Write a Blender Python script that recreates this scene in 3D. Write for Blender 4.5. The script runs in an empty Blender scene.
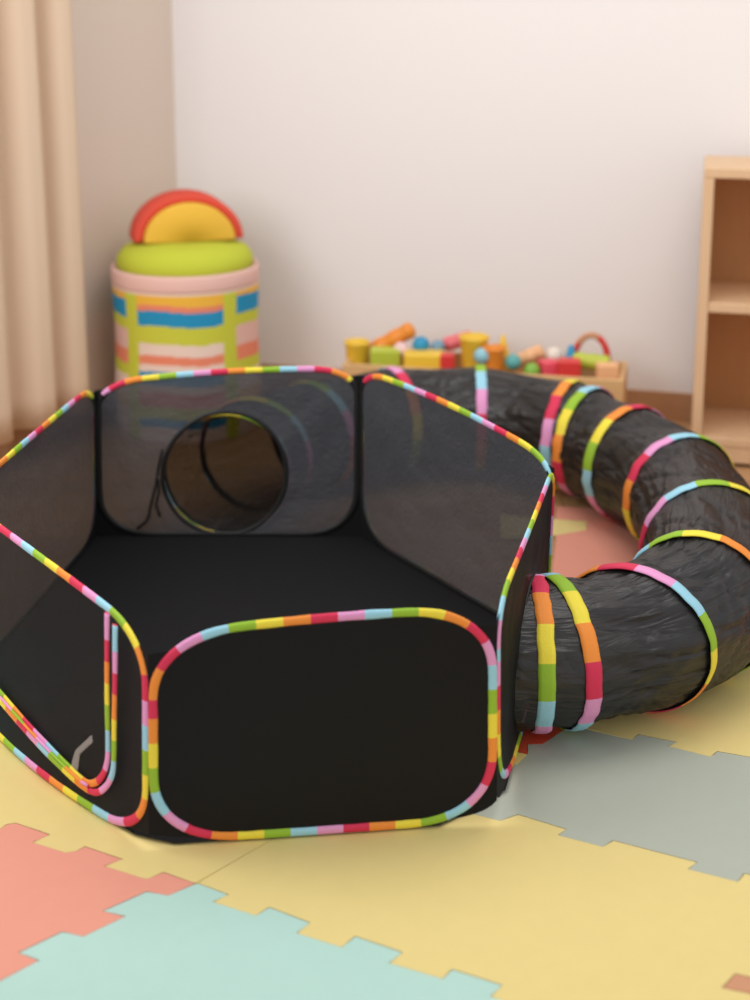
import bpy, bmesh, math, random
from mathutils import Vector, Matrix, noise
PI = math.pi
random.seed(4)
sc = bpy.context.scene
col = sc.collection

# ------------------------------------------------------------------ camera, world, lamps, exposure
CAM_H, PITCH, FPX, CX, CY = 1.43, math.radians(12), 1400.0, 375.0, 298.0
cam_d = bpy.data.cameras.new('camera')
cam = bpy.data.objects.new('camera', cam_d); col.objects.link(cam)
cam.location = (0, 0, CAM_H); cam.rotation_euler = (PI/2 - PITCH, 0, 0)
cam_d.sensor_fit = 'VERTICAL'; cam_d.sensor_height = 36.0; cam_d.lens = 36.0*FPX/1000
cam_d.shift_y = -(500-CY)/1000.0
cam_d.clip_start = .05
cam_d.dof.use_dof = True; cam_d.dof.focus_distance = 2.8; cam_d.dof.aperture_fstop = 1.75
sc.camera = cam

w = bpy.data.worlds.new('world'); sc.world = w; w.use_nodes = True
w.node_tree.nodes['Background'].inputs[0].default_value = (1.0, .98, .965, 1)
w.node_tree.nodes['Background'].inputs[1].default_value = .80

def area(name, loc, target, sx, sy, power, colr):
    l = bpy.data.lights.new(name, 'AREA'); l.shape = 'RECTANGLE'; l.size = sx; l.size_y = sy
    l.energy = power; l.color = colr
    o = bpy.data.objects.new(name, l); col.objects.link(o); o.location = loc
    o.rotation_euler = (Vector(target)-Vector(loc)).to_track_quat('-Z', 'Y').to_euler()
    return o
area('assumed_window_light', (-1.45, 2.5, 1.7), (.9, 4.6, .8), 1.2, 1.4, 24, (1, .985, .97))  # area lamp standing in for an assumed window on the left; none is built
area('overhead_fill', (.6, 3.0, 2.75), (.6, 3.2, 0), 1.6, 1.6, 24, (1, .97, .93))  # added fill from overhead, lifts the floor inside the tunnel loop

sc.view_settings.view_transform = 'Standard'
sc.view_settings.look = 'None'
sc.view_settings.gamma = 1
sc.view_settings.use_curve_mapping = False
sc.view_settings.exposure = 0.0
sc.cycles.transparent_max_bounces = 32
sc.cycles.use_denoising = True

# ------------------------------------------------------------------ measuring: picture point -> place
cp, sp = math.cos(PITCH), math.sin(PITCH)
def ray(px, py):
    t = py-CY
    return Vector((px-CX, FPX*cp-sp*t, -(FPX*sp+cp*t)))
EYE = Vector((0, 0, CAM_H))
def G(px, py, z=0.0):
    d = ray(px, py); return EYE + d*((z-CAM_H)/d.z)
def at_y(px, py, y):
    d = ray(px, py); return EYE + d*(y/d.y)
def on_plane(px, py, p0, n):
    d = ray(px, py); return EYE + d*((p0-EYE).dot(n)/d.dot(n))

# ------------------------------------------------------------------ materials
def lin(c):
    return tuple(((v/255)/12.92 if v/255 <= .04045 else ((v/255+.055)/1.055)**2.4) for v in c)
def mat(name, rgb, rough=.6, bump=0, bscale=80, spec=.3, vary=0, vscale=6):
    m = bpy.data.materials.new(name); m.use_nodes = True
    nt = m.node_tree; b = nt.nodes['Principled BSDF']
    c = lin(rgb)+(1,)
    b.inputs['Base Color'].default_value = c
    b.inputs['Roughness'].default_value = rough
    b.inputs['Specular IOR Level'].default_value = spec
    tc = nt.nodes.new('ShaderNodeTexCoord')
    if vary:
        n = nt.nodes.new('ShaderNodeTexNoise'); n.inputs['Scale'].default_value = vscale; n.inputs['Detail'].default_value = 4
        nt.links.new(tc.outputs['Object'], n.inputs['Vector'])
        mx = nt.nodes.new('ShaderNodeMix'); mx.data_type = 'RGBA'
        mx.inputs['A'].default_value = tuple(v*(1-vary) for v in c[:3])+(1,)
        mx.inputs['B'].default_value = tuple(min(1, v*(1+vary)) for v in c[:3])+(1,)
        nt.links.new(n.outputs['Fac'], mx.inputs['Factor']); nt.links.new(mx.outputs['Result'], b.inputs['Base Color'])
    if bump:
        n = nt.nodes.new('ShaderNodeTexNoise'); n.inputs['Scale'].default_value = bscale; n.inputs['Detail'].default_value = 3
        nt.links.new(tc.outputs['Object'], n.inputs['Vector'])
        bp = nt.nodes.new('ShaderNodeBump'); bp.inputs['Strength'].default_value = bump; bp.inputs['Distance'].default_value = .004
        nt.links.new(n.outputs['Fac'], bp.inputs['Height']); nt.links.new(bp.outputs['Normal'], b.inputs['Normal'])
    return m
def wood(name, a, b_, scale=(2, 14, 14), rough=.5, planks=None):
    m = bpy.data.materials.new(name); m.use_nodes = True
    nt = m.node_tree; b = nt.nodes['Principled BSDF']; b.inputs['Roughness'].default_value = rough
    b.inputs['Specular IOR Level'].default_value = .3
    tc = nt.nodes.new('ShaderNodeTexCoord'); mp = nt.nodes.new('ShaderNodeMapping'); mp.inputs['Scale'].default_value = scale
    nt.links.new(tc.outputs['Object'], mp.inputs['Vector'])
    n = nt.nodes.new('ShaderNodeTexNoise'); n.inputs['Scale'].default_value = 2.5; n.inputs['Detail'].default_value = 6; n.inputs['Distortion'].default_value = .6
    nt.links.new(mp.outputs['Vector'], n.inputs['Vector'])
    mx = nt.nodes.new('ShaderNodeMix'); mx.data_type = 'RGBA'
    mx.inputs['A'].default_value = lin(a)+(1,); mx.inputs['B'].default_value = lin(b_)+(1,)
    nt.links.new(n.outputs['Fac'], mx.inputs['Factor'])
    out = mx.outputs['Result']
    if planks:
        br = nt.nodes.new('ShaderNodeTexBrick'); br.inputs['Scale'].default_value = 1
        br.inputs['Brick Width'].default_value = 1.1; br.inputs['Row Height'].default_value = .12; br.inputs['Mortar Size'].default_value = .002
        br.inputs['Color1'].default_value = (1, 1, 1, 1); br.inputs['Color2'].default_value = (.86, .86, .86, 1); br.inputs['Mortar'].default_value = (.5, .45, .4, 1)
        nt.links.new(tc.outputs['Object'], br.inputs['Vector'])
        mu = nt.nodes.new('ShaderNodeMix'); mu.data_type = 'RGBA'; mu.blend_type = 'MULTIPLY'; mu.inputs['Factor'].default_value = 1
        nt.links.new(out, mu.inputs['A']); nt.links.new(br.outputs['Color'], mu.inputs['B']); out = mu.outputs['Result']
    nt.links.new(out, b.inputs['Base Color'])
    return m
def net(name, rgb, opacity, rough=.5, bscale=60, bstr=.3, spec=.5, stretch=(1, 1, 1)):
    """fine black netting: partly see-through, with small creases"""
    m = mat(name, rgb, rough, 0, spec=spec)
    nt = m.node_tree; b = nt.nodes['Principled BSDF']; o = nt.nodes['Material Output']
    tc = nt.nodes.new('ShaderNodeTexCoord'); mp = nt.nodes.new('ShaderNodeMapping'); mp.inputs['Scale'].default_value = stretch
    nt.links.new(tc.outputs['Object'], mp.inputs['Vector'])
    n = nt.nodes.new('ShaderNodeTexNoise'); n.inputs['Scale'].default_value = bscale; n.inputs['Detail'].default_value = 3; n.inputs['Distortion'].default_value = 1.2
    nt.links.new(mp.outputs['Vector'], n.inputs['Vector'])
    bp = nt.nodes.new('ShaderNodeBump'); bp.inputs['Strength'].default_value = bstr; bp.inputs['Distance'].default_value = .01
    nt.links.new(n.outputs['Fac'], bp.inputs['Height']); nt.links.new(bp.outputs['Normal'], b.inputs['Normal'])
    tr = nt.nodes.new('ShaderNodeBsdfTransparent'); mx = nt.nodes.new('ShaderNodeMixShader'); mx.inputs['Fac'].default_value = opacity
    nt.links.new(tr.outputs[0], mx.inputs[1]); nt.links.new(b.outputs[0], mx.inputs[2]); nt.links.new(mx.outputs[0], o.inputs['Surface'])
    return m

M = {}
M['wall_left'] = mat('plaster_shaded', (222, 207, 194), .9, .05, 60, .1)  # darker than the back wall: this side's shade is put into the colour
M['wall_back'] = mat('plaster_white', (241, 238, 238), .9, .05, 60, .1)
M['floor'] = wood('oak_floor', (186, 140, 98), (212, 170, 126), (3, 20, 20), .45, planks=True)
M['skirt'] = wood('oak_skirting', (176, 132, 98), (196, 152, 114), (3, 20, 20))
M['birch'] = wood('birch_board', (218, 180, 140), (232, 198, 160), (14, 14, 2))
M['birch_shade'] = wood('birch_shaded', (180, 128, 82), (194, 144, 96), (14, 14, 2))  # birch darkened: shade inside the bookcase painted into its back board
M['crate'] = wood('pine_crate', (216, 172, 118), (226, 186, 134), (3, 14, 14))
M['curtain'] = mat('linen_curtain', (222, 198, 174), .95, .15, 300, .1)
FOAM = {'coral': (233, 158, 138), 'teal': (182, 218, 208), 'yellow': (231, 210, 140), 'gray': (180, 186, 172),
        'red': (214, 84, 58), 'brown': (206, 150, 116)}
for k, v in FOAM.items():
    M['foam_'+k] = mat('foam_'+k, v, .75, .12, 420, .25, .03, 30)
RB = [mat('trim_red', (220, 54, 90), .6, .2, 200), mat('trim_lilac', (232, 158, 208), .6, .2, 200), mat('trim_sky', (158, 214, 234), .6, .2, 200),
      mat('trim_green', (152, 194, 56), .6, .2, 200), mat('trim_yellow', (242, 224, 72), .6, .2, 200), mat('trim_orange', (244, 148, 62), .6, .2, 200)]
M['cloth'] = mat('black_cloth', (22, 22, 24), .75, .15, 40, .2)
M['net_back'] = net('net_thin', (70, 72, 78), .92, .55, 55, .35, .4)
M['net_front'] = net('net_front', (17, 17, 19), .92, .6, 30, .1, .2)
M['net_door'] = net('net_door', (28, 28, 30), .62, .6, 30, .12, .2)
M['net_tube'] = net('net_tube', (28, 28, 30), .92, .38, 26, .85, .6)
for n_ in M['net_tube'].node_tree.nodes:      # creases run along the sleeve
    if n_.type == 'MAPPING':
        n_.inputs['Scale'].default_value = (3.2, 11, 1)
        M['net_tube'].node_tree.links.new(
            [q for q in M['net_tube'].node_tree.nodes if q.type == 'TEX_COORD'][-1].outputs['UV'], n_.inputs['Vector'])
    if n_.type == 'TEX_NOISE': n_.inputs['Scale'].default_value = 2.2; n_.inputs['Distortion'].default_value = 1.6
    if n_.type == 'BUMP': n_.inputs['Distance'].default_value = .012
M['tag'] = net('clear_tag', (190, 190, 190), .35, .3, 20, .1)
M['black_trim'] = mat('black_trim', (30, 30, 30), .5, .1, 100, .4)

# ------------------------------------------------------------------ object helpers
def prop(o, label=None, cat=None, group=None, kind=None):
    if label: o['label'] = label
    if cat: o['category'] = cat
    if group: o['group'] = group
    if kind: o['kind'] = kind
    return o
def thing(name, label, cat, loc=(0, 0, 0), rz=0, group=None):
    o = bpy.data.objects.new(name, None); col.objects.link(o)
    o.location = loc; o.rotation_euler = (0, 0, rz); o.empty_display_size = .05
    return prop(o, label, cat, group)
def obj(name, bm, mats, parent=None, smooth=True, loc=None, rz=None, fix=True):
    if fix: bmesh.ops.recalc_face_normals(bm, faces=bm.faces[:])
    me = bpy.data.meshes.new(name); bm.to_mesh(me); bm.free()
    for m in (mats if isinstance(mats, (list, tuple)) else [mats]): me.materials.append(m)
    if smooth:
        for p in me.polygons: p.use_smooth = True
    o = bpy.data.objects.new(name, me); col.objects.link(o)
    if parent: o.parent = parent
    if loc is not None: o.location = loc
    if rz is not None: o.rotation_euler = (0, 0, rz)
    return o
def soft(o, width=.004, seg=2, angle=40):
    b = o.modifiers.new('bevel', 'BEVEL'); b.width = width; b.segments = seg; b.limit_method = 'ANGLE'; b.angle_limit = math.radians(angle)
    for p in o.data.polygons: p.use_smooth = False
    return o
def box(bm, x0, x1, y0, y1, z0, z1):
    v = [bm.verts.new(p) for p in ((x0, y0, z0), (x1, y0, z0), (x1, y1, z0), (x0, y1, z0), (x0, y0, z1), (x1, y0, z1), (x1, y1, z1), (x0, y1, z1))]
    for f in ((0, 3, 2, 1), (4, 5, 6, 7), (0, 1, 5, 4), (1, 2, 6, 5), (2, 3, 7, 6), (3, 0, 4, 7)):
        bm.faces.new([v[i] for i in f])
    return bm
def grid(bm, rows, closed=False, mi=None):
    """rows of points -> quads"""
    vs = [[bm.verts.new(p) for p in r] for r in rows]
    for i in range(len(vs)-1):
        n = len(vs[i])
        for j in range(n if closed else n-1):
            f = bm.faces.new((vs[i][j], vs[i][(j+1) % n], vs[i+1][(j+1) % n], vs[i+1][j]))
            if mi: f.material_index = mi(i, j)
    return vs
def strip_tube(bm, pts, nrm, wid, thk, closed, color=None, ns=10):
    """flat-oval tube along pts; nrm[i] is the direction of the thin side; color(i) -> material index"""
    n = len(pts); rows = []
    for i in range(n):
        a = pts[(i-1) % n] if (closed or i > 0) else pts[i]
        b = pts[(i+1) % n] if (closed or i < n-1) else pts[i]
        t = (b-a).normalized(); nn = (nrm[i]-t*nrm[i].dot(t)).normalized(); s = t.cross(nn)
        wb = 1+.12*noise.noise(pts[i]*30)
        rows.append([pts[i]+s*(wid/2*wb*math.cos(2*PI*k/ns))+nn*(thk/2*math.sin(2*PI*k/ns)) for k in range(ns)])
    vs = [[bm.verts.new(p) for p in r] for r in rows]
    for i in range(n if closed else n-1):
        for k in range(ns):
            f = bm.faces.new((vs[i][k], vs[i][(k+1) % ns], vs[(i+1) % n][(k+1) % ns], vs[(i+1) % n][k]))
            if color: f.material_index = color(i)
    if not closed:
        bm.faces.new(vs[0]); bm.faces.new(vs[-1])
def resample(pts, step, closed):
    P = pts+[pts[0]] if closed else pts[:]
    L = [0]
    for a, b in zip(P, P[1:]): L.append(L[-1]+(b-a).length)
    n = max(4, round(L[-1]/step)); out = []; j = 0
    for i in range(n if closed else n+1):
        d = L[-1]*i/n
        while j < len(L)-2 and L[j+1] < d: j += 1
        f = (d-L[j])/max(1e-9, L[j+1]-L[j]); out.append(P[j].lerp(P[j+1], min(1, max(0, f))))
    return out, L[-1]/n

# ================================================================== THE ROOM
corner = Vector((-.74, 5.2, 0))
dB = Vector((math.cos(math.radians(-15)), math.sin(math.radians(-15)), 0))
dL = Vector((-.45, -.893, 0)).normalized()
def slab(name, a, b, outward, t, z0, z1, m):
    bm = bmesh.new(); o = outward*t
    lo = [a, b, b+o, a+o]
    v = [bm.verts.new((p.x, p.y, z)) for z in (z0, z1) for p in lo]
    for f in ((0, 1, 2, 3), (4, 5, 6, 7), (0, 1, 5, 4), (1, 2, 6, 5), (2, 3, 7, 6), (3, 0, 4, 7)): bm.faces.new([v[i] for i in f])
    return prop(obj(name, bm, m, smooth=False), kind='structure')
nB = Vector((-dB.y, dB.x, 0)); nL = Vector((dL.y, -dL.x, 0))
if nL.x > 0: nL = -nL
slab('wall_back', corner-dB*.0, corner+dB*4.2, nB, .1, -.012, 2.6, M['wall_back'])
slab('wall_left', corner-dL*.1, corner+dL*2.6, nL, .1, -.012, 2.6, M['wall_left'])
slab('baseboard_back', corner+dB*.0, corner+dB*4.2, -nB, .014, -.012, .09, M['skirt'])
slab('baseboard_left', corner, corner+dL*2.6, -nL, .014, -.012, .09, M['skirt'])
bm = bmesh.new(); box(bm, -3, 4.5, .2, 5.6, -.06, -.012)
prop(obj('floor', bm, M['floor'], smooth=False), kind='structure')

# ================================================================== FOAM MAT TILES
P0 = (196, 883)
CY_ = [(x/3, 780+y/3) for x, y in ((0, 148), (20, 132), (48, 128), (152, 163), (95, 187), (195, 218), (228, 214), (255, 198), (370, 237), (310, 258), (435, 297), (450, 295), (490, 275))]
CT = [(x/3, 780+y/3) for x, y in ((505, 347), (440, 333), (305, 393), (380, 408), (250, 470), (188, 453), (52, 518), (120, 540), (0, 602))]
TY = [(x/3, 780+y/3) for x, y in ((600, 312), (688, 343), (635, 365))] + [(190+x/2.2727, 820+y/2.2727) for x, y in (
      (150, 218), (180, 197), (275, 233), (240, 257), (345, 290), (375, 263), (485, 300), (450, 325), (575, 362), (595, 338), (712, 375), (680, 401))]
GLo = [(469, 800), (485, 781), (502, 765), (518, 764), (528, 754)]
GHi = [(527, 744), (543, 744), (564, 729)]
L1 = [(465, 812), (500, 821), (518, 814), (567, 829), (557, 835), (603, 847), (613, 840), (698, 862), (687, 869), (738, 882), (744, 873), (760, 876), (900, 915)]
L2 = [(582.6, 728), (632, 740), (638, 734), (678, 742), (667, 746), (711, 757), (717, 751), (750, 757), (800, 770), (790, 775), (840, 787), (846, 780), (1050, 830)]
L3 = [(560, 622), (640, 640), (737, 664), (752, 667), (850, 690), (1150, 760)]
BR = [(700, 1030), (765, 998), (750, 993), (721, 988), (735, 973), (752, 977.5), (790, 985), (900, 915)]
S = [P0, (250, 852), (330, 808)]
LE = [(70, 690), (14, 733), (0, 741), (-110, 795)]
tiles = [
 ('coral', [(-110, 795)]+CY_+[P0]+CT+[(-80, 1020), (-420, 905)], 'coral pink foam tile in the bottom left corner of the photo'),
 ('teal', [P0]+TY+[(620, 1042), (420, 1180), (-80, 1020)]+CT[::-1], 'pale teal foam tile along the bottom edge of the photo'),
 ('yellow', CY_+S+[(240, 740)]+LE, 'yellow foam tile under the tent front left corner, above the coral tile'),
 ('yellow', [P0]+TY+[(620, 1042)]+BR+L1[:-1][::-1]+GLo+[(502, 748), (488, 760), (410, 745)]+S[1:][::-1], 'large yellow foam tile in front of the tent, between the teal and gray tiles'),
 ('brown', BR+[(1050, 980), (860, 1090)], 'brown foam tile whose tooth shows at the bottom right corner of the photo'),
 ('gray', L1+[(1050, 830)]+L2[:-1][::-1]+GHi[::-1]+GLo[::-1], 'gray green foam tile right of the tent, in front of the tunnel'),
 ('red', [(582.6, 728)]+GHi[::-1]+[(528, 754), (502, 748), (488, 760), (410, 745), (470, 690), (540, 700)], 'red foam tile mostly under the tent, a corner showing below the tunnel end'),
 ('yellow', L2+[(1150, 760)]+L3[:-1][::-1]+[(540, 700)], 'yellow foam tile under the near bend of the black tunnel'),
 ('coral', L3+[(1150, 690), (800, 540), (720, 500), (590, 508), (556, 506), (556, 519), (587, 521), (587, 530), (556, 535), (548, 600)], 'coral foam tile seen through the hole inside the tunnel loop'),
 ('yellow', [(556, 519), (587, 521), (587, 530), (556, 535), (500, 538), (500, 515)], 'yellow foam piece whose small tooth reaches into the coral tile within the tunnel loop'),
 ('teal', LE[:2]+LE[2:]+[(-300, 760), (-150, 640), (30, 640)], 'teal foam tile, a sliver showing at the left edge beside the tent door'),
]
TH = .012
for name, poly, label in tiles:
    pts = [G(x, y).to_2d() for x, y in poly]
    q = []
    for p in pts:
        if not q or (p-q[-1]).length > 1e-4: q.append(p)
    if (q[0]-q[-1]).length < 1e-4: q.pop()
    ar = sum(q[i].x*q[(i+1) % len(q)].y-q[(i+1) % len(q)].x*q[i].y for i in range(len(q)))
    if ar < 0: q.reverse()
    # a hair of clearance between neighbours
    ins = []
    n = len(q)
    for i in range(n):
        e0 = (q[i]-q[i-1]).normalized(); e1 = (q[(i+1) % n]-q[i]).normalized()
        n0 = Vector((-e0.y, e0.x)); n1 = Vector((-e1.y, e1.x)); b = n0+n1
        b = b.normalized() if b.length > .2 else n0
        ins.append(q[i]+b*(.0008/max(.5, b.dot(n0))))
    c = sum(ins, Vector((0, 0)))/n
    bm = bmesh.new()
    lo = [bm.verts.new((p.x-c.x, p.y-c.y, 0)) for p in ins]
    hi = [bm.verts.new((p.x-c.x, p.y-c.y, TH)) for p in ins]
    ft = bm.faces.new(hi); fb = bm.faces.new(lo[::-1])
    for i in range(n): bm.faces.new((lo[i], lo[(i+1) % n], hi[(i+1) % n], hi[i]))
    bmesh.ops.bevel(bm, geom=[e for e in ft.edges], offset=.0011, segments=1, affect='EDGES')
    o = obj('foam_floor_tile', bm, M['foam_'+name], smooth=False, loc=(c.x, c.y, -TH), fix=False)
    prop(o, label, 'floor tile', 'interlocking foam floor tiles')

# ================================================================== PLAY TENT
bot = {'A': (149, 846), 'B': (497, 822), 'C': (545, 645), 'D': (360, 537), 'E': (97, 537), 'F': (-40, 694)}
top = {'A': (148, 638), 'B': (497, 608), 'C': (555, 462), 'D': (360, 369), 'E': (95, 384), 'F': (-40, 499)}
BOT = {k: G(*v, .003) for k, v in bot.items()}
TOP = {k: at_y(*top[k], BOT[k].y) for k in top}
tent = thing('play_tent', 'six sided black mesh pop up play tent with rainbow edging on the foam mat', 'play tent', (-.2, 2.85, .003))
ORG = Vector((-.2, 2.85, .003))
SEG = .046

class Panel:
    bow = 0
    def __init__(s, a, b, arch, bulge):
        s.b0, s.b1, s.t0, s.t1 = BOT[a], BOT[b], TOP[a], TOP[b]
        s.w = (s.b1-s.b0).length; s.h = ((s.t0-s.b0).length+(s.t1-s.b1).length)/2
        d = (s.b1-s.b0).normalized(); s.n = Vector((d.y, -d.x, 0)); s.arch, s.bulge = arch, bulge
    def at(s, u, v, off=0):
        p = s.b0.lerp(s.b1, u).lerp(s.t0.lerp(s.t1, u), v)
        k = math.sin(PI*min(1, max(0, u)))
        p = p+s.n*(s.bulge*k*math.sin(PI*min(1, max(0, v))*.8)+s.bow*k*(1-min(1, max(0, v)))+off)+Vector((0, 0, s.arch*k*v))
        return p
    def outline(s, rx_t, rz_t, rx_b, rz_b, inset=.008, foot=.008, n=14):
        u0, u1 = inset/s.w, 1-inset/s.w; v0, v1 = foot/s.h, 1.0
        out = []
        def arc(cu, cv, ru, rv, a0, a1, tag):
            for i in range(n+1):
                a = a0+(a1-a0)*i/n
                e = 2/2.3
                ca, sa = math.cos(a), math.sin(a)
                out.append((cu+ru*math.copysign(abs(ca)**e, ca), cv+rv*math.copysign(abs(sa)**e, sa), tag, i/n))
        a, b, c, d = rx_t/s.w, rz_t/s.h, rx_b/s.w, rz_b/s.h
        arc(u0+a, v1-b, a, b, PI, PI/2, 'tl')
        for i in range(1, 12): out.append((u0+a+(u1-u0-2*a)*i/12, v1, 't', i/12))
        arc(u1-a, v1-b, a, b, PI/2, 0, 'tr')
        for i in range(1, 8): out.append((u1, v1-b+(v0+d-v1+b)*i/8, 'r', i/8))
        arc(u1-c, v0+d, c, d, 0, -PI/2, 'br')
        for i in range(1, 12): out.append((u1-c+(u0-u1+2*c)*i/12, v0, 'b', i/12))
        arc(u0+c, v0+d, c, d, -PI/2, -PI, 'bl')
        for i in range(1, 8): out.append((u0, v0+d+(v1-b-v0-d)*i/8, 'l', i/8))
        return out

def build_panel(a, b, mname, radii, arch=.012, bulge=.012, phase=0, hole=None, label=None, wr=.003, fill=(0, 0), bow=0):
    p = Panel(a, b, arch, bulge); p.bow = bow; ol = p.outline(*radii)
    def wrin(q, amp): return amp*(noise.noise(q*9)+.5*noise.noise(q*24))
    bm = bmesh.new(); rows = []
    cu, cv = (hole[0], hole[1]) if hole else (.5, .5)
    NT = 26
    for i in range(NT+1):
        t = i/NT; row = []
        for (u, v, tag, k) in ol:
            if hole:
                dx, dz = (u-cu)*p.w, (v-cv)*p.h; L = math.hypot(dx, dz)
                hu, hv = cu+dx/L*hole[2]/p.w, cv+dz/L*hole[2]/p.h
            else:
                hu, hv = cu+(u-cu)*.001, cv+(v-cv)*.001
            uu, vv = hu+(u-hu)*t, hv+(v-hv)*t
            q = p.at(uu, vv); q = q+p.n*(wrin(q, wr)*min(1, (1-t)*5)) - ORG
            row.append(q)
        rows.append(row)
    vs = grid(bm, rows, closed=True)
    if not hole: bm.faces.new(vs[0])
    po = obj('mesh_panel', bm, M[mname], tent)
    if label: po['label'] = label
    # black corner cloth between the rounded panel and the seams
    bm = bmesh.new()
    for side, tags in ((0, ('tl', 'l', 'bl')), (1, ('tr', 'r', 'br'))):
        pass
    def outer(u, v, tag, k):
        if tag == 'l': return (0, v)
        if tag == 'r': return (1, v)
        if tag == 'b': return (u, 0)
        if tag in ('bl', 'br'):
            kk = k if tag == 'br' else 1-k      # 0 at the side, 1 at the foot
            s0 = 1 if tag == 'br' else 0
            if kk < .5: return (s0, v*(1-kk*2*.999) if False else v*(1-(kk*2)**2))
            f = (kk-.5)*2; return (s0+(u-s0)*f**1.0, 0)
        if tag == 'tl': return (0, v) if k < .55 else None
        if tag == 'tr': return (1, v) if k > .45 else None
        return None
    n = len(ol); vin = {}; vou = {}
    for i in range(n):
        ou = outer(*ol[i])
        if ou is None: continue
        if ol[i][2] in ('bl', 'br'):
            fk = fill[0] if ol[i][2] == 'bl' else fill[1]
            s0 = 0 if ol[i][2] == 'bl' else 1; rx = radii[2]/p.w
            ou = (ou[0], min(ol[i][1], max(ou[1], fk/p.h*max(0, 1-abs(ou[0]-s0)/rx))))
        vin[i] = bm.verts.new(p.at(ol[i][0], ol[i][1])-ORG); vou[i] = bm.verts.new(p.at(*ou)-ORG)
    for i in range(n):
        j = (i+1) % n
        if i in vin and j in vin:
            try: bm.faces.new((vin[i], vou[i], vou[j], vin[j]))
            except ValueError: pass
    bmesh.ops.remove_doubles(bm, verts=bm.verts[:], dist=.0004)
    obj('corner_cloth', bm, M['cloth'], po)
    # rainbow piping
    pts = [p.at(u, v) for u, v, _, _ in ol]
    pts, st = resample(pts, SEG/4, True)
    hi_z = p.at(.5, 1).z-.045
    pts = [q-ORG+Vector((0, 0, max(0, .009-(q.z)))) for q in pts]
    bm = bmesh.new(); order = -1 if False else 1
    zs_ = [q.z+ORG.z for q in pts]
    strip_tube(bm, pts, [p.n]*len(pts), .0165, .009, True, lambda i: (phase+order*int(i*st/SEG)) % 6)
    bm.normal_update()
    bmesh.ops.recalc_face_normals(bm, faces=bm.faces[:])
    for f in bm.faces:      # the inner half of the binding is black below the top edge
        c = f.calc_center_median()+ORG
        uu = (c-p.b0).dot((p.b1-p.b0).normalized())/p.w
        lim = p.b0.lerp(p.b1, uu).lerp(p.t0.lerp(p.t1, uu), 1).z-.03
        if f.normal.dot(p.n) < .15 and c.z < lim: f.material_index = 6
    obj('rainbow_piping', bm, RB+[M['black_trim']], po)
    return p, po

rF = (.16, .115, .155, .13); rB_ = (.13, .07, .15, .13)
pAB, oAB = build_panel('A', 'B', 'net_front', rF, .012, .012, 5, fill=(.022, .09))
pBC, oBC = build_panel('B', 'C', 'net_front', (.12, .08, .25, .17), .0, .004, 1, hole=(.52, .355, .146), fill=(.09, .0))
pCD, oCD = build_panel('C', 'D', 'net_back', (.12, .06, .16, .13), .012, .015, 2, wr=.004)
pDE, oDE = build_panel('D', 'E', 'net_back', rB_, .012, .012, 4, hole=(.515, .385, .168), wr=.004)
pEF, oEF = build_panel('E', 'F', 'net_back', rB_, .0, .006, 3, wr=.004)
pFA, oFA = build_panel('F', 'A', 'net_door', (.13, .10, .12, .11), .006, .006, 1, fill=(0, .022), bow=.03)
# floor sheet
bm = bmesh.new()
base = [BOT[k] for k in 'ABCDEF']; cen = sum(base, Vector())/6
ring = []
for k, cut in enumerate((.04, .10, .02, .0, .0, .03)):
    c_, a_, b_ = base[k], base[k-1], base[(k+1) % 6]
    ring += [c_+(a_-c_).normalized()*(cut+.004), c_+(b_-c_).normalized()*(cut+.004)]
rows = []
for i in range(1, 15):
    row = []
    for k in range(12):
        for j in range(8):
            q = ring[k].lerp(ring[(k+1) % 12], j/8)
            if k == 11: q = q+pFA.n*(.030*math.sin(PI*j/8)); q = cen.lerp(q, i/14)
            z = .004 if i == 14 else .005+.004*max(0, noise.noise(q*7))
            row.append(Vector((q.x, q.y, z))-ORG)
    rows.append(row)
vs = grid(bm, rows, closed=True); bm.faces.new(vs[0])
obj('floor_sheet', bm, M['cloth'], tent)
# the door's zip: two rainbow edges in an L on the front-left panel, and its pull tag
def on_door(x, y, off):
    q = on_plane(x, y, pFA.b0, pFA.n)
    for _ in range(5):
        u = (q-pFA.b0).dot((pFA.b1-pFA.b0).normalized())/pFA.w; v = min(1, max(0, q.z/pFA.h)); k = math.sin(PI*min(1, max(0, u)))
        q = on_plane(x, y, pFA.b0+pFA.n*(off+k*(pFA.bow*(1-v)+pFA.bulge*math.sin(PI*v*.8))), pFA.n)
    return q
zips = [[(107, 613), (107, 660), (107, 700), (108, 740), (108, 762), (102, 778), (92, 785), (82, 780), (60, 758), (30, 727), (0, 692), (-14, 676)],
        [(115, 625), (115, 680), (114, 720), (114, 755), (113, 775), (105, 789), (94, 794), (80, 785), (56, 763), (28, 734), (0, 701), (-14, 685)]]
for k, path in enumerate(zips):
    pp = [on_door(x, y, .006+.002*k) for x, y in path]
    # smooth the path
    for _ in range(2):
        qq = [pp[0]]
        for a, b in zip(pp, pp[1:]): qq += [a.lerp(b, .25), a.lerp(b, .75)]
        pp = qq+[pp[-1]]
    pts, st = resample(pp, .008, False)
    pts = [q-ORG for q in pts]
    bm = bmesh.new(); strip_tube(bm, pts, [pFA.n]*len(pts), (.0135), .006, False, lambda i: (1-int(i*st/.042)+k) % 6)
    obj('door_zip_edge', bm, RB, oFA)
for k, off in ((0, .011),):
    pp = [on_door(x, y, off)-ORG for x, y in ((0, 697), (30, 731), (58, 760), (80, 781), (88, 786))]
    pts, st = resample(pp, .01, False)
    bm = bmesh.new(); strip_tube(bm, pts, [pFA.n]*len(pts), .006, .005, False, lambda i: (int(i*st/.05)*2+1) % 6)
    obj('door_zip_edge', bm, RB, oFA)
q = [on_door(x, y, .014)-ORG for x, y in ((72, 765), (76, 750), (92, 735), (93, 742), (80, 754), (78, 770))]
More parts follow.
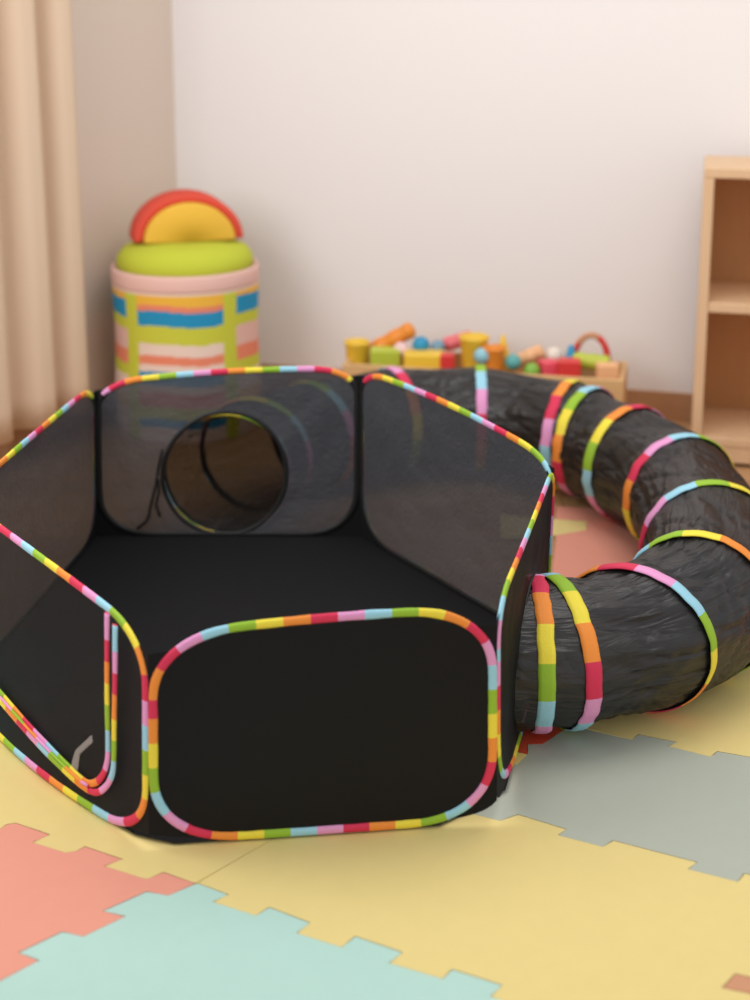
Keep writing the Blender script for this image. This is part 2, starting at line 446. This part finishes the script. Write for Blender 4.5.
bm = bmesh.new(); f = [bm.verts.new(v) for v in q]; g = [bm.verts.new(v+pFA.n*.002) for v in q]
bm.faces.new(f); bm.faces.new(g[::-1])
for i in range(6): bm.faces.new((f[i], f[(i+1) % 6], g[(i+1) % 6], g[i]))
prop(obj('zip_pull', bm, M['tag'], oFA, smooth=False), 'clear plastic zip pull')
# black rim round the tunnel opening in the back panel
def rim(p, hole, r, off, name, parent, matl, wid=.012):
    pts = []
    for i in range(72):
        a = 2*PI*i/72
        pts.append(p.at(hole[0]+r*math.cos(a)/p.w, hole[1]+r*math.sin(a)/p.h, off)-ORG)
    bm = bmesh.new(); strip_tube(bm, pts, [p.n]*72, wid, .008, True); return obj(name, bm, matl, parent)
rim(pDE, (.515, .385), .168, 0, 'opening_rim', oDE, M['black_trim'])
rim(pBC, (.52, .355), .146, 0, 'opening_rim', oBC, M['black_trim'])
# ribbon tie hanging by the opening
for path in ([(163, 448), (158, 470), (156, 485), (151, 505), (148, 520), (137, 529)], [(158, 476), (159, 492), (156, 505), (160, 517)]):
    pp = [on_plane(x, y, pDE.b0-pDE.n*.012, pDE.n)-ORG for x, y in path]
    pts, st = resample(pp, .012, False); bm = bmesh.new()
    strip_tube(bm, pts, [pDE.n]*len(pts), .008, .003, False)
    obj('ribbon_tie', bm, M['black_trim'], oDE)

# ================================================================== PLAY TUNNEL
R = .16; ZC = .164
# x, y, heading (deg), colour at the top, colour direction, shown as a hoop, half width, half height
frames = [(.298, 2.585, -14, 0, 1, 0, .150, .146), (.325, 2.598, 0, 0, -1, 1, .163, .147), (.372, 2.612, 15, 3, 1, 1, .170, .145), (.530, 2.660, 58, .55, 1, 1, .168, .150),
          (.692, 2.795, 69, 4, 1, 1, .16, .16), (.790, 3.12, 92, 3, 1, 1, .16, .16), (.800, 3.48, 110, 2, 1, 1, .16, .16), (.712, 3.741, 125, 5.6, 1, 1, .16, .16),
          (.622, 3.93, 140, 2, -1, 1, .16, .16), (.573, 4.00, 150, 4.4, -1, 1, .16, .16), (.325, 4.17, 178, 3, 1, 1, .16, .16), (.06, 4.15, 205, 1, 1, 1, .16, .16),
          (-.185, 3.99, 230, 3.4, 1, 1, .16, .16), (-.34, 3.80, 252, 4, 1, 1, .165, .163), (-.402, 3.635, 268, 4, 1, 1, .170, .166)]
tun = thing('play_tunnel', 'curved black mesh crawl tunnel with rainbow hoops looping round the right of the tent', 'play tunnel', (.6, 3.2, .003))
TORG = Vector((.6, 3.2, .003))
def cr(p0, p1, p2, p3, t):
    return .5*((2*p1)+(p2-p0)*t+(2*p0-5*p1+4*p2-p3)*t*t+(3*p1-p0-3*p2+p3)*t*t*t)
NF = len(frames); NTH = 120
def fr(i): return frames[min(NF-1, max(0, i))]
rows = []
for i in range(NF-1):
    d = math.hypot(fr(i+1)[0]-fr(i)[0], fr(i+1)[1]-fr(i)[1])
    st = max(6, int(d/.010))
    for j in range(st+(1 if i == NF-2 else 0)):
        t = j/st
        x, y = (cr(fr(i-1)[k], fr(i)[k], fr(i+1)[k], fr(i+2)[k], t) for k in range(2))
        hd, rx, rz = (fr(i)[k]+(fr(i+1)[k]-fr(i)[k])*t for k in (2, 6, 7))
        h = math.radians(hd)
        nr = Vector((math.sin(h), -math.cos(h), 0))
        slack = math.sin(PI*t)*min(1, d/.15)
        row = []
        for k in range(NTH):
            th = 2*PI*k/NTH
            # folds run from hoop to hoop, drifting a little round the sleeve
            ph = th+.35*math.sin(i*2.1)*t
            f1 = noise.noise(Vector((math.cos(ph)*2.6, math.sin(ph)*2.6, i*3.1+t*.7)))
            f2 = 1-abs(noise.noise(Vector((math.cos(ph)*3+i*2.3, math.sin(ph)*3, i*5.7+t*.9))))*4
            f3 = 1-abs(noise.noise(Vector((math.cos(ph+2.2*t)*2.6+i*1.3, math.sin(ph+2.2*t)*2.6, i*9.7+t*.7))))*5
            k_ = 1-.055*slack+slack**.7*(.07*f1-.06*max(0, f2)**2-.045*max(0, f3)**2)
            k_ = min(k_, 1.0+.03*slack)
            q = Vector((x, y, rz+.004))+nr*(math.sin(th)*rx*k_)+Vector((0, 0, math.cos(th)*rz*k_))
            q.z = max(q.z, .006)
            row.append(q-TORG)
        rows.append(row)
bm = bmesh.new(); vs = grid(bm, rows, closed=True)
uvl = bm.loops.layers.uv.new('weave')
place = {v: (i, k) for i, r in enumerate(vs) for k, v in enumerate(r)}
for f in bm.faces:
    ks = [place[l.vert][1] for l in f.loops]; wrap = max(ks)-min(ks) > 2
    for l in f.loops:
        i, k = place[l.vert]
        l[uvl].uv = (i*.01, (k+(NTH if wrap and k == 0 else 0))/NTH)
obj('mesh_sleeve', bm, M['net_tube'], tun)
for (x, y, hd, ctop, cdir, show, rx, rz) in frames:
    if not show: continue
    h = math.radians(hd); nr = Vector((math.sin(h), -math.cos(h), 0)); ax = Vector((math.cos(h), math.sin(h), 0))
    bm = bmesh.new(); n = 13*8; prof = ((-.0165, .0006), (-.0165, .003), (-.008, .005), (.008, .005), (.0165, .003), (.0165, .0006))
    vs = []
    for k in range(n):
        th = 2*PI*k/n; c_ = Vector((x, y, rz+.004))
        wob = .0016*noise.noise(Vector((k*.3, hd, 0)))
        vs.append([bm.verts.new(c_+nr*(math.sin(th)*(rx+b+wob))+Vector((0, 0, max(.002-c_.z, math.cos(th)*(rz+b+wob))))+ax*(a+wob*2)-TORG) for a, b in prof])
    for k in range(n):
        th = (k+.5)/n*2*PI
        if th > PI: th -= 2*PI
        ci = int(math.floor(ctop+.5+cdir*th*R/.078)) % 6
        for j in range(6):
            f = bm.faces.new((vs[k][j], vs[k][(j+1) % 6], vs[(k+1) % n][(j+1) % 6], vs[(k+1) % n][j])); f.material_index = 6 if j == 5 else ci
    obj('rainbow_hoop', bm, RB+[M['black_trim']], tun)

# ================================================================== BOOKCASE
bk = thing('bookcase', 'pale wooden open bookcase against the back wall at the right edge', 'bookcase', (1.0, 4.24, -.012), math.radians(-13))
W_, D_, H_, T_ = .82, .36, .945, .032
def board(name, parent, m, *a, bev=.004):
    bm = bmesh.new(); box(bm, *a); return soft(obj(name, bm, m, parent, smooth=False), bev)
board('side_panel', bk, M['birch'], 0, T_, 0, D_, 0, H_-T_)
board('side_panel', bk, M['birch'], W_-T_, W_, 0, D_, 0, H_-T_)
board('top_panel', bk, M['birch'], 0, W_, 0, D_, H_-T_, H_)
board('back_panel', bk, M['birch_shade'], T_, W_-T_, D_-.012, D_, .0, H_-T_)
board('shelf', bk, M['birch'], T_, W_-T_, .004, D_-.012, .495, .527)
board('bottom_shelf', bk, M['birch'], T_, W_-T_, .0, D_-.012, .065, .095)
board('plinth', bk, M['birch'], T_, W_-T_, .003, .02, .012, .065)

# ================================================================== CURTAIN
bm = bmesh.new(); NU, NV = 150, 24
rows_f, rows_b = [], []
ca = corner+dL*.745-nL*.10; cb = corner+dL*1.70-nL*.10
Lc = (cb-ca).length
for j in range(NV+1):
    v = j/NV; z = .095+(2.4-.095)*v; rf, rb = [], []
    for i in range(NU+1):
        u = i/NU; s = u*Lc
        ph = 2*PI*s/.19+.9*math.sin(s*7)+.6
        dep = .040*math.sin(ph)+.010*math.sin(2*ph+1.3)+.004*math.sin(v*3+s*9)
        flare = 1+.02*(1-v)
        p = ca.lerp(cb, u*flare-.02*(1-v)*(1-u))-nL*dep
        rf.append(Vector((p.x, p.y, z))); rb.append(Vector((p.x, p.y, z))+nL*.003)
    rows_f.append(rf); rows_b.append(rb)
a = grid(bm, rows_f); b = grid(bm, rows_b)
for i in range(NU):
    bm.faces.new((a[0][i], a[0][i+1], b[0][i+1], b[0][i])); bm.faces.new((a[-1][i], a[-1][i+1], b[-1][i+1], b[-1][i]))
for j in range(NV):
    bm.faces.new((a[j][0], a[j+1][0], b[j+1][0], b[j][0])); bm.faces.new((a[j][-1], a[j+1][-1], b[j+1][-1], b[j][-1]))
prop(obj('curtain', bm, M['curtain']), 'beige pleated curtain hanging at the left wall', 'curtain')

# ================================================================== STRIPED TOY BASKET
def lathe(bm, prof, n=40, mi=None, cx=0, cy=0):
    rows = [[Vector((cx+r*math.cos(2*PI*k/n), cy+r*math.sin(2*PI*k/n), z)) for k in range(n)] for r, z in prof]
    vs = grid(bm, rows, closed=True, mi=mi)
    if prof[0][0] > 1e-5: bm.faces.new(vs[0][::-1])
    if prof[-1][0] > 1e-5: bm.faces.new(vs[-1])
    return vs
STR = [mat('stripe_cream', (238, 214, 200), .9), mat('stripe_amber', (240, 186, 70), .9), mat('stripe_blue', (40, 148, 196), .9),
       mat('stripe_lime', (204, 208, 70), .9), mat('stripe_coral', (236, 140, 110), .9), mat('stripe_pink', (232, 190, 180), .9)]
bas = thing('fabric_toy_basket', 'striped round fabric toy basket in the room corner', 'toy basket', (-.648, 4.70, -.012), math.radians(2))
RBK, HBK = .247, .558
front = [(0, .03, 2), (.03, .07, 3), (.07, .12, 4), (.12, .145, 0), (.145, .19, 2), (.19, .215, 0), (.215, .245, 4), (.245, .285, 0), (.285, .345, 3), (.345, .395, 2), (.395, .415, 4), (.415, .465, 1), (.465, .6, 0)]
side = [(0, .06, 0), (.06, .11, 1), (.11, .17, 0), (.17, .21, 3), (.21, .26, 4), (.26, .33, 5), (.33, .37, 3), (.37, .43, 2), (.43, .47, 1), (.47, .6, 0)]
NB = 144
zs = [HBK*i/144 for i in range(145)]
def bas_mi(i, j):
    if i >= 144: return 0
    z = (zs[i]+zs[i+1])/2
    a = ((j+.5)/NB*360-270+180) % 360-180        # 0 faces the room
    if z > HBK-.06: return 0
    if 36 < abs(a) < 48 or 132 < abs(a) < 144: return 3
    z += .004*math.sin(a*.09)-.05
    for lo, hi, m in (front if (abs(a) <= 36 or abs(a) >= 144) else side):
        if lo <= z < hi: return m
    return 0
prof = [(RBK*(1+.012*math.sin(z*14)), z) for z in zs]+[(RBK-.012, HBK), (RBK-.014, .02)]
bm = bmesh.new(); lathe(bm, prof, NB, bas_mi); obj('basket_body', bm, STR, bas)
bm = bmesh.new()
lathe(bm, [(RBK-.02, .515), (RBK+.002, .507), (RBK+.004, .515), (RBK+.004, .555), (RBK+.001, .563), (RBK-.012, .563), (RBK-.02, .515)], NB)
obj('basket_rim', bm, STR[5], bas)
# cushion stuffed in the basket
bm = bmesh.new()
prof = [(.001, .25), (.15, .26), (.21, .31), (.219, .42), (.219, .535), (.23, .567), (.232, .582), (.226, .60), (.21, .622), (.18, .637), (.13, .645), (.05, .647), (.001, .647)]
lathe(bm, prof, 48)
for v in bm.verts: v.co += v.co.normalized()*.004*noise.noise(v.co*9)
prop(obj('cushion', bm, mat('lime_plush', (192, 200, 64), .95, .2, 150), None, loc=(-.648, 4.70, -.012)), 'lime green round cushion stuffed in the striped basket', 'cushion')
# soft rainbow on top
rb = thing('rainbow_toy', 'soft half round rainbow toy with red arch and yellow middle, atop the green cushion', 'soft toy', (-.642, 4.72, .637), math.radians(16))
def arch(name, r0, r1, dep, m, parent, ysh=0):
    bm = bmesh.new(); rows = []; bev = .008
    for i in range(41):
        a = PI*i/40; c = Vector((math.cos(a), 0, math.sin(a)))
        ro = []
        for r, y in ((r0, -dep/2+bev), (r0+bev if r0 else r0, -dep/2), (r1-bev, -dep/2), (r1, -dep/2+bev), (r1, dep/2-bev), (r1-bev, dep/2), (r0+bev if r0 else r0, dep/2), (r0, dep/2-bev)):
            ro.append(c*r+Vector((0, y+ysh, 0)))
        rows.append(ro)
    vs = grid(bm, rows, closed=True); bm.faces.new(vs[0]); bm.faces.new(vs[-1][::-1])
    bmesh.ops.remove_doubles(bm, verts=bm.verts[:], dist=.0002)
    return obj(name, bm, m, parent)
arch('red_arch', .154, .186, .15, mat('plush_red', (222, 84, 68), .95, .2, 150), rb, .02)
for ch_ in rb.children: ch_.scale = (1, 1, .84)
arch('yellow_middle', .0, .1535, .17, mat('plush_yellow', (236, 188, 72), .95, .2, 150), rb, .0).scale = (1, 1, .84)

# ================================================================== TOY CRATE AND ITS TOYS
CZ = math.radians(-13)
cr_o = thing('toy_crate', 'low wide wooden crate full of toys behind the tunnel', 'toy crate', (.375, 4.60, -.012), CZ)
cw, cd, ch, ct = .47, .125, .240, .018
board('front_panel', cr_o, M['crate'], -cw, cw, -cd, -cd+ct, 0, ch)
board('back_panel', cr_o, M['crate'], -cw, cw, cd-ct, cd, 0, ch)
board('end_panel', cr_o, M['crate'], -cw, -cw+ct, -cd+ct, cd-ct, 0, ch)
board('end_panel', cr_o, M['crate'], cw-ct, cw, -cd+ct, cd-ct, 0, ch)
board('base', cr_o, M['crate'], -cw+ct, cw-ct, -cd+ct, cd-ct, .10, .12)
BASE = .1085
TM = {}
def tm(name, rgb):
    if name not in TM: TM[name] = mat('toy_'+name, rgb, .4, 0, spec=.5)
    return TM[name]
TC = {'yellow': (246, 204, 66), 'orange': (242, 148, 50), 'blue': (38, 150, 196), 'sky': (150, 206, 222), 'pink': (240, 120, 128), 'red': (224, 62, 60), 'lime': (190, 204, 70),
      'green': (132, 186, 70), 'peach': (246, 190, 140), 'white': (236, 226, 214), 'rose': (238, 84, 104), 'blush': (240, 206, 204), 'teal': (96, 176, 176), 'slate': (120, 160, 184)}
def crate_pt(px, py, dep):
    """point on the crate's lengthwise line (dep = offset towards the wall)"""
    n = Vector((-math.sin(CZ), math.cos(CZ), 0)); return on_plane(px, py, Vector((.375, 4.60, 0))+n*dep, n)
def toy(kind, px, py, rad_px, color, label, dep=0.0, name=None, cat=None, stretch=1.0, rz=0):
    p = crate_pt(px, py, dep); r = rad_px*1.04*p.y/1362; c = tm(color, TC[color])
    zt = p.z+r; hh = zt-BASE
    bm = bmesh.new()
    if kind == 'ball':
        rr = max(r, .02)
        lathe(bm, [(max(.0005, rr*math.cos(a)), rr*math.sin(a)) for a in [math.radians(d) for d in range(-90, 91, 10)]], 24)
        o = obj(name or 'toy_ball', bm, c, None, loc=(p.x, p.y, p.z))
    elif kind == 'cup':
        lathe(bm, [(r*.7, 0), (r*.78, hh*.4), (r*.95, hh*.93), (r*1.05, hh*.96), (r*1.05, hh), (r*.9, hh), (r*.68, .01)], 28)
        o = obj(name or 'toy_cup', bm, c, None, loc=(p.x, p.y, BASE))
    elif kind == 'block':
        box(bm, -r*stretch, r*stretch, -r*.8, r*.8, 0, hh)
        o = soft(obj(name or 'toy_block', bm, c, None, loc=(p.x, p.y, BASE), rz=rz), .008, 3)
    elif kind == 'pear':
        prof = [(.0005, 0), (r*.75, hh*.04), (r, hh*.25), (r*.95, hh*.42), (r*.6, hh*.66), (r*.32, hh*.86), (r*.16, hh*.97), (.0005, hh)]
        lathe(bm, prof, 28); o = obj(name or 'toy_skittle', bm, c, None, loc=(p.x, p.y, BASE))
    elif kind == 'cone':
        lathe(bm, [(r*1.2, 0), (r*1.15, hh*.1), (r*.9, hh*.5), (r*.35, hh*.95), (.0005, hh)], 28)
        o = obj(name or 'toy_cone', bm, c, None, loc=(p.x, p.y, BASE))
    elif kind == 'log':
        L = r*stretch
        prof = [(.0005, -L)]+[(r*math.sqrt(max(0, 1-((max(0, abs(t)-.75))/.25)**2))*(1+.05*math.sin(t*9)), L*t) for t in [i/14 for i in range(-13, 14)]]+[(.0005, L)]
        lathe(bm, prof, 24); o = obj(name or 'toy_log', bm, c, None, loc=(p.x, p.y, p.z)); o.rotation_euler = (0, PI/2+rz, CZ)
    prop(o, label, cat or 'toy', 'toys in the wooden crate')
    return o
# front row / back row, left to right
toy('cup', 357, 353, 12, 'yellow', 'yellow toy cup at the left end of the wooden crate', -.03)
toy('log', 392, 340, 8, 'orange', 'long orange toy slanting upward near the crate left end', .03, 'toy_banana', stretch=3.2, rz=-.55)
toy('block', 385, 360, 12, 'lime', 'lime toy block low in front of the slanting orange toy', -.04, stretch=1.2)
toy('ball', 401, 350, 8, 'blush', 'pale pink toy ball left of the blue ball', -.02)
toy('ball', 421, 345, 8.5, 'blue', 'bright blue toy ball between pale pink and slate blue balls', 0)
toy('ball', 438, 347, 7, 'slate', 'small slate blue toy ball right of the bright blue ball', .02)
toy('block', 424, 366, 14, 'yellow', 'wide yellow toy block low below the blue ball', -.05, stretch=1.4)
toy('log', 458, 341, 7, 'pink', 'pink toy roll lying beside the large yellow cup', .07, 'toy_roll', stretch=2.2, rz=-.35)
toy('block', 447, 361, 7.5, 'red', 'small red toy block in front of the pink roll', -.055)
toy('cup', 474, 350, 14, 'yellow', 'large yellow toy cup in the middle of the crate', -.01)
toy('ball', 482, 356, 8, 'sky', 'sky blue toy ball in front of the large yellow cup', -.08)
toy('pear', 503, 345, 11, 'yellow', 'yellow pear shaped skittle standing tallest in the crate middle', .03)
toy('cup', 494, 358, 11, 'orange', 'orange toy cup in front of the yellow skittle', -.06)
toy('ball', 513, 362, 8, 'teal', 'teal toy ball right of the orange cup', -.05)
toy('log', 528, 357, 7, 'peach', 'peach toy roll slanting between teal ball and rose block', .02, 'toy_roll', stretch=2.4, rz=-.5)
toy('ball', 532, 371, 8, 'green', 'green toy ball in the crate front below the peach roll', -.07)
toy('block', 549, 371, 11, 'rose', 'rose pink toy block right of the green ball', -.05, stretch=.8, rz=.3)
toy('ball', 554, 356, 9, 'white', 'white toy ball behind the rose pink block', .05)
toy('block', 569, 370, 11, 'red', 'red toy block under the blue cone', -.055, stretch=1.0, rz=-.1)
toy('cone', 571, 353, 9, 'blue', 'blue toy cone at the left foot of the red arch', .03)
toy('log', 591, 362, 8, 'lime', 'lime toy roll lying under the red arch', -.01, 'toy_roll', stretch=2.4, rz=.05)
toy('block', 607, 372, 9, 'peach', 'peach toy block at the right end of the crate', -.05, stretch=1.2)
# red and tan arch
p0 = crate_pt(591, 360, .085); r = 16.5*p0.y/1362
bm = bmesh.new(); pts = []
for i in range(31):
    a = PI-PI*i/30; pts.append(Vector((r*math.cos(a), 0, (p0.z-BASE)+r*1.55*math.sin(a))))
pts = [Vector((-r, 0, .012))]+pts+[Vector((r, 0, .012))]
strip_tube(bm, pts, [Vector((0, 1, 0))]*len(pts), .022, .026, False, lambda i: 1 if 7 < i < 20 else 0, 12)
prop(obj('toy_arch', bm, [tm('red', TC['red']), mat('toy_tan', (206, 150, 112), .5)], None, loc=(p0.x, p0.y, BASE), rz=CZ),
     'red and tan toy arch rising above the right end of the crate', 'toy', 'toys in the wooden crate')
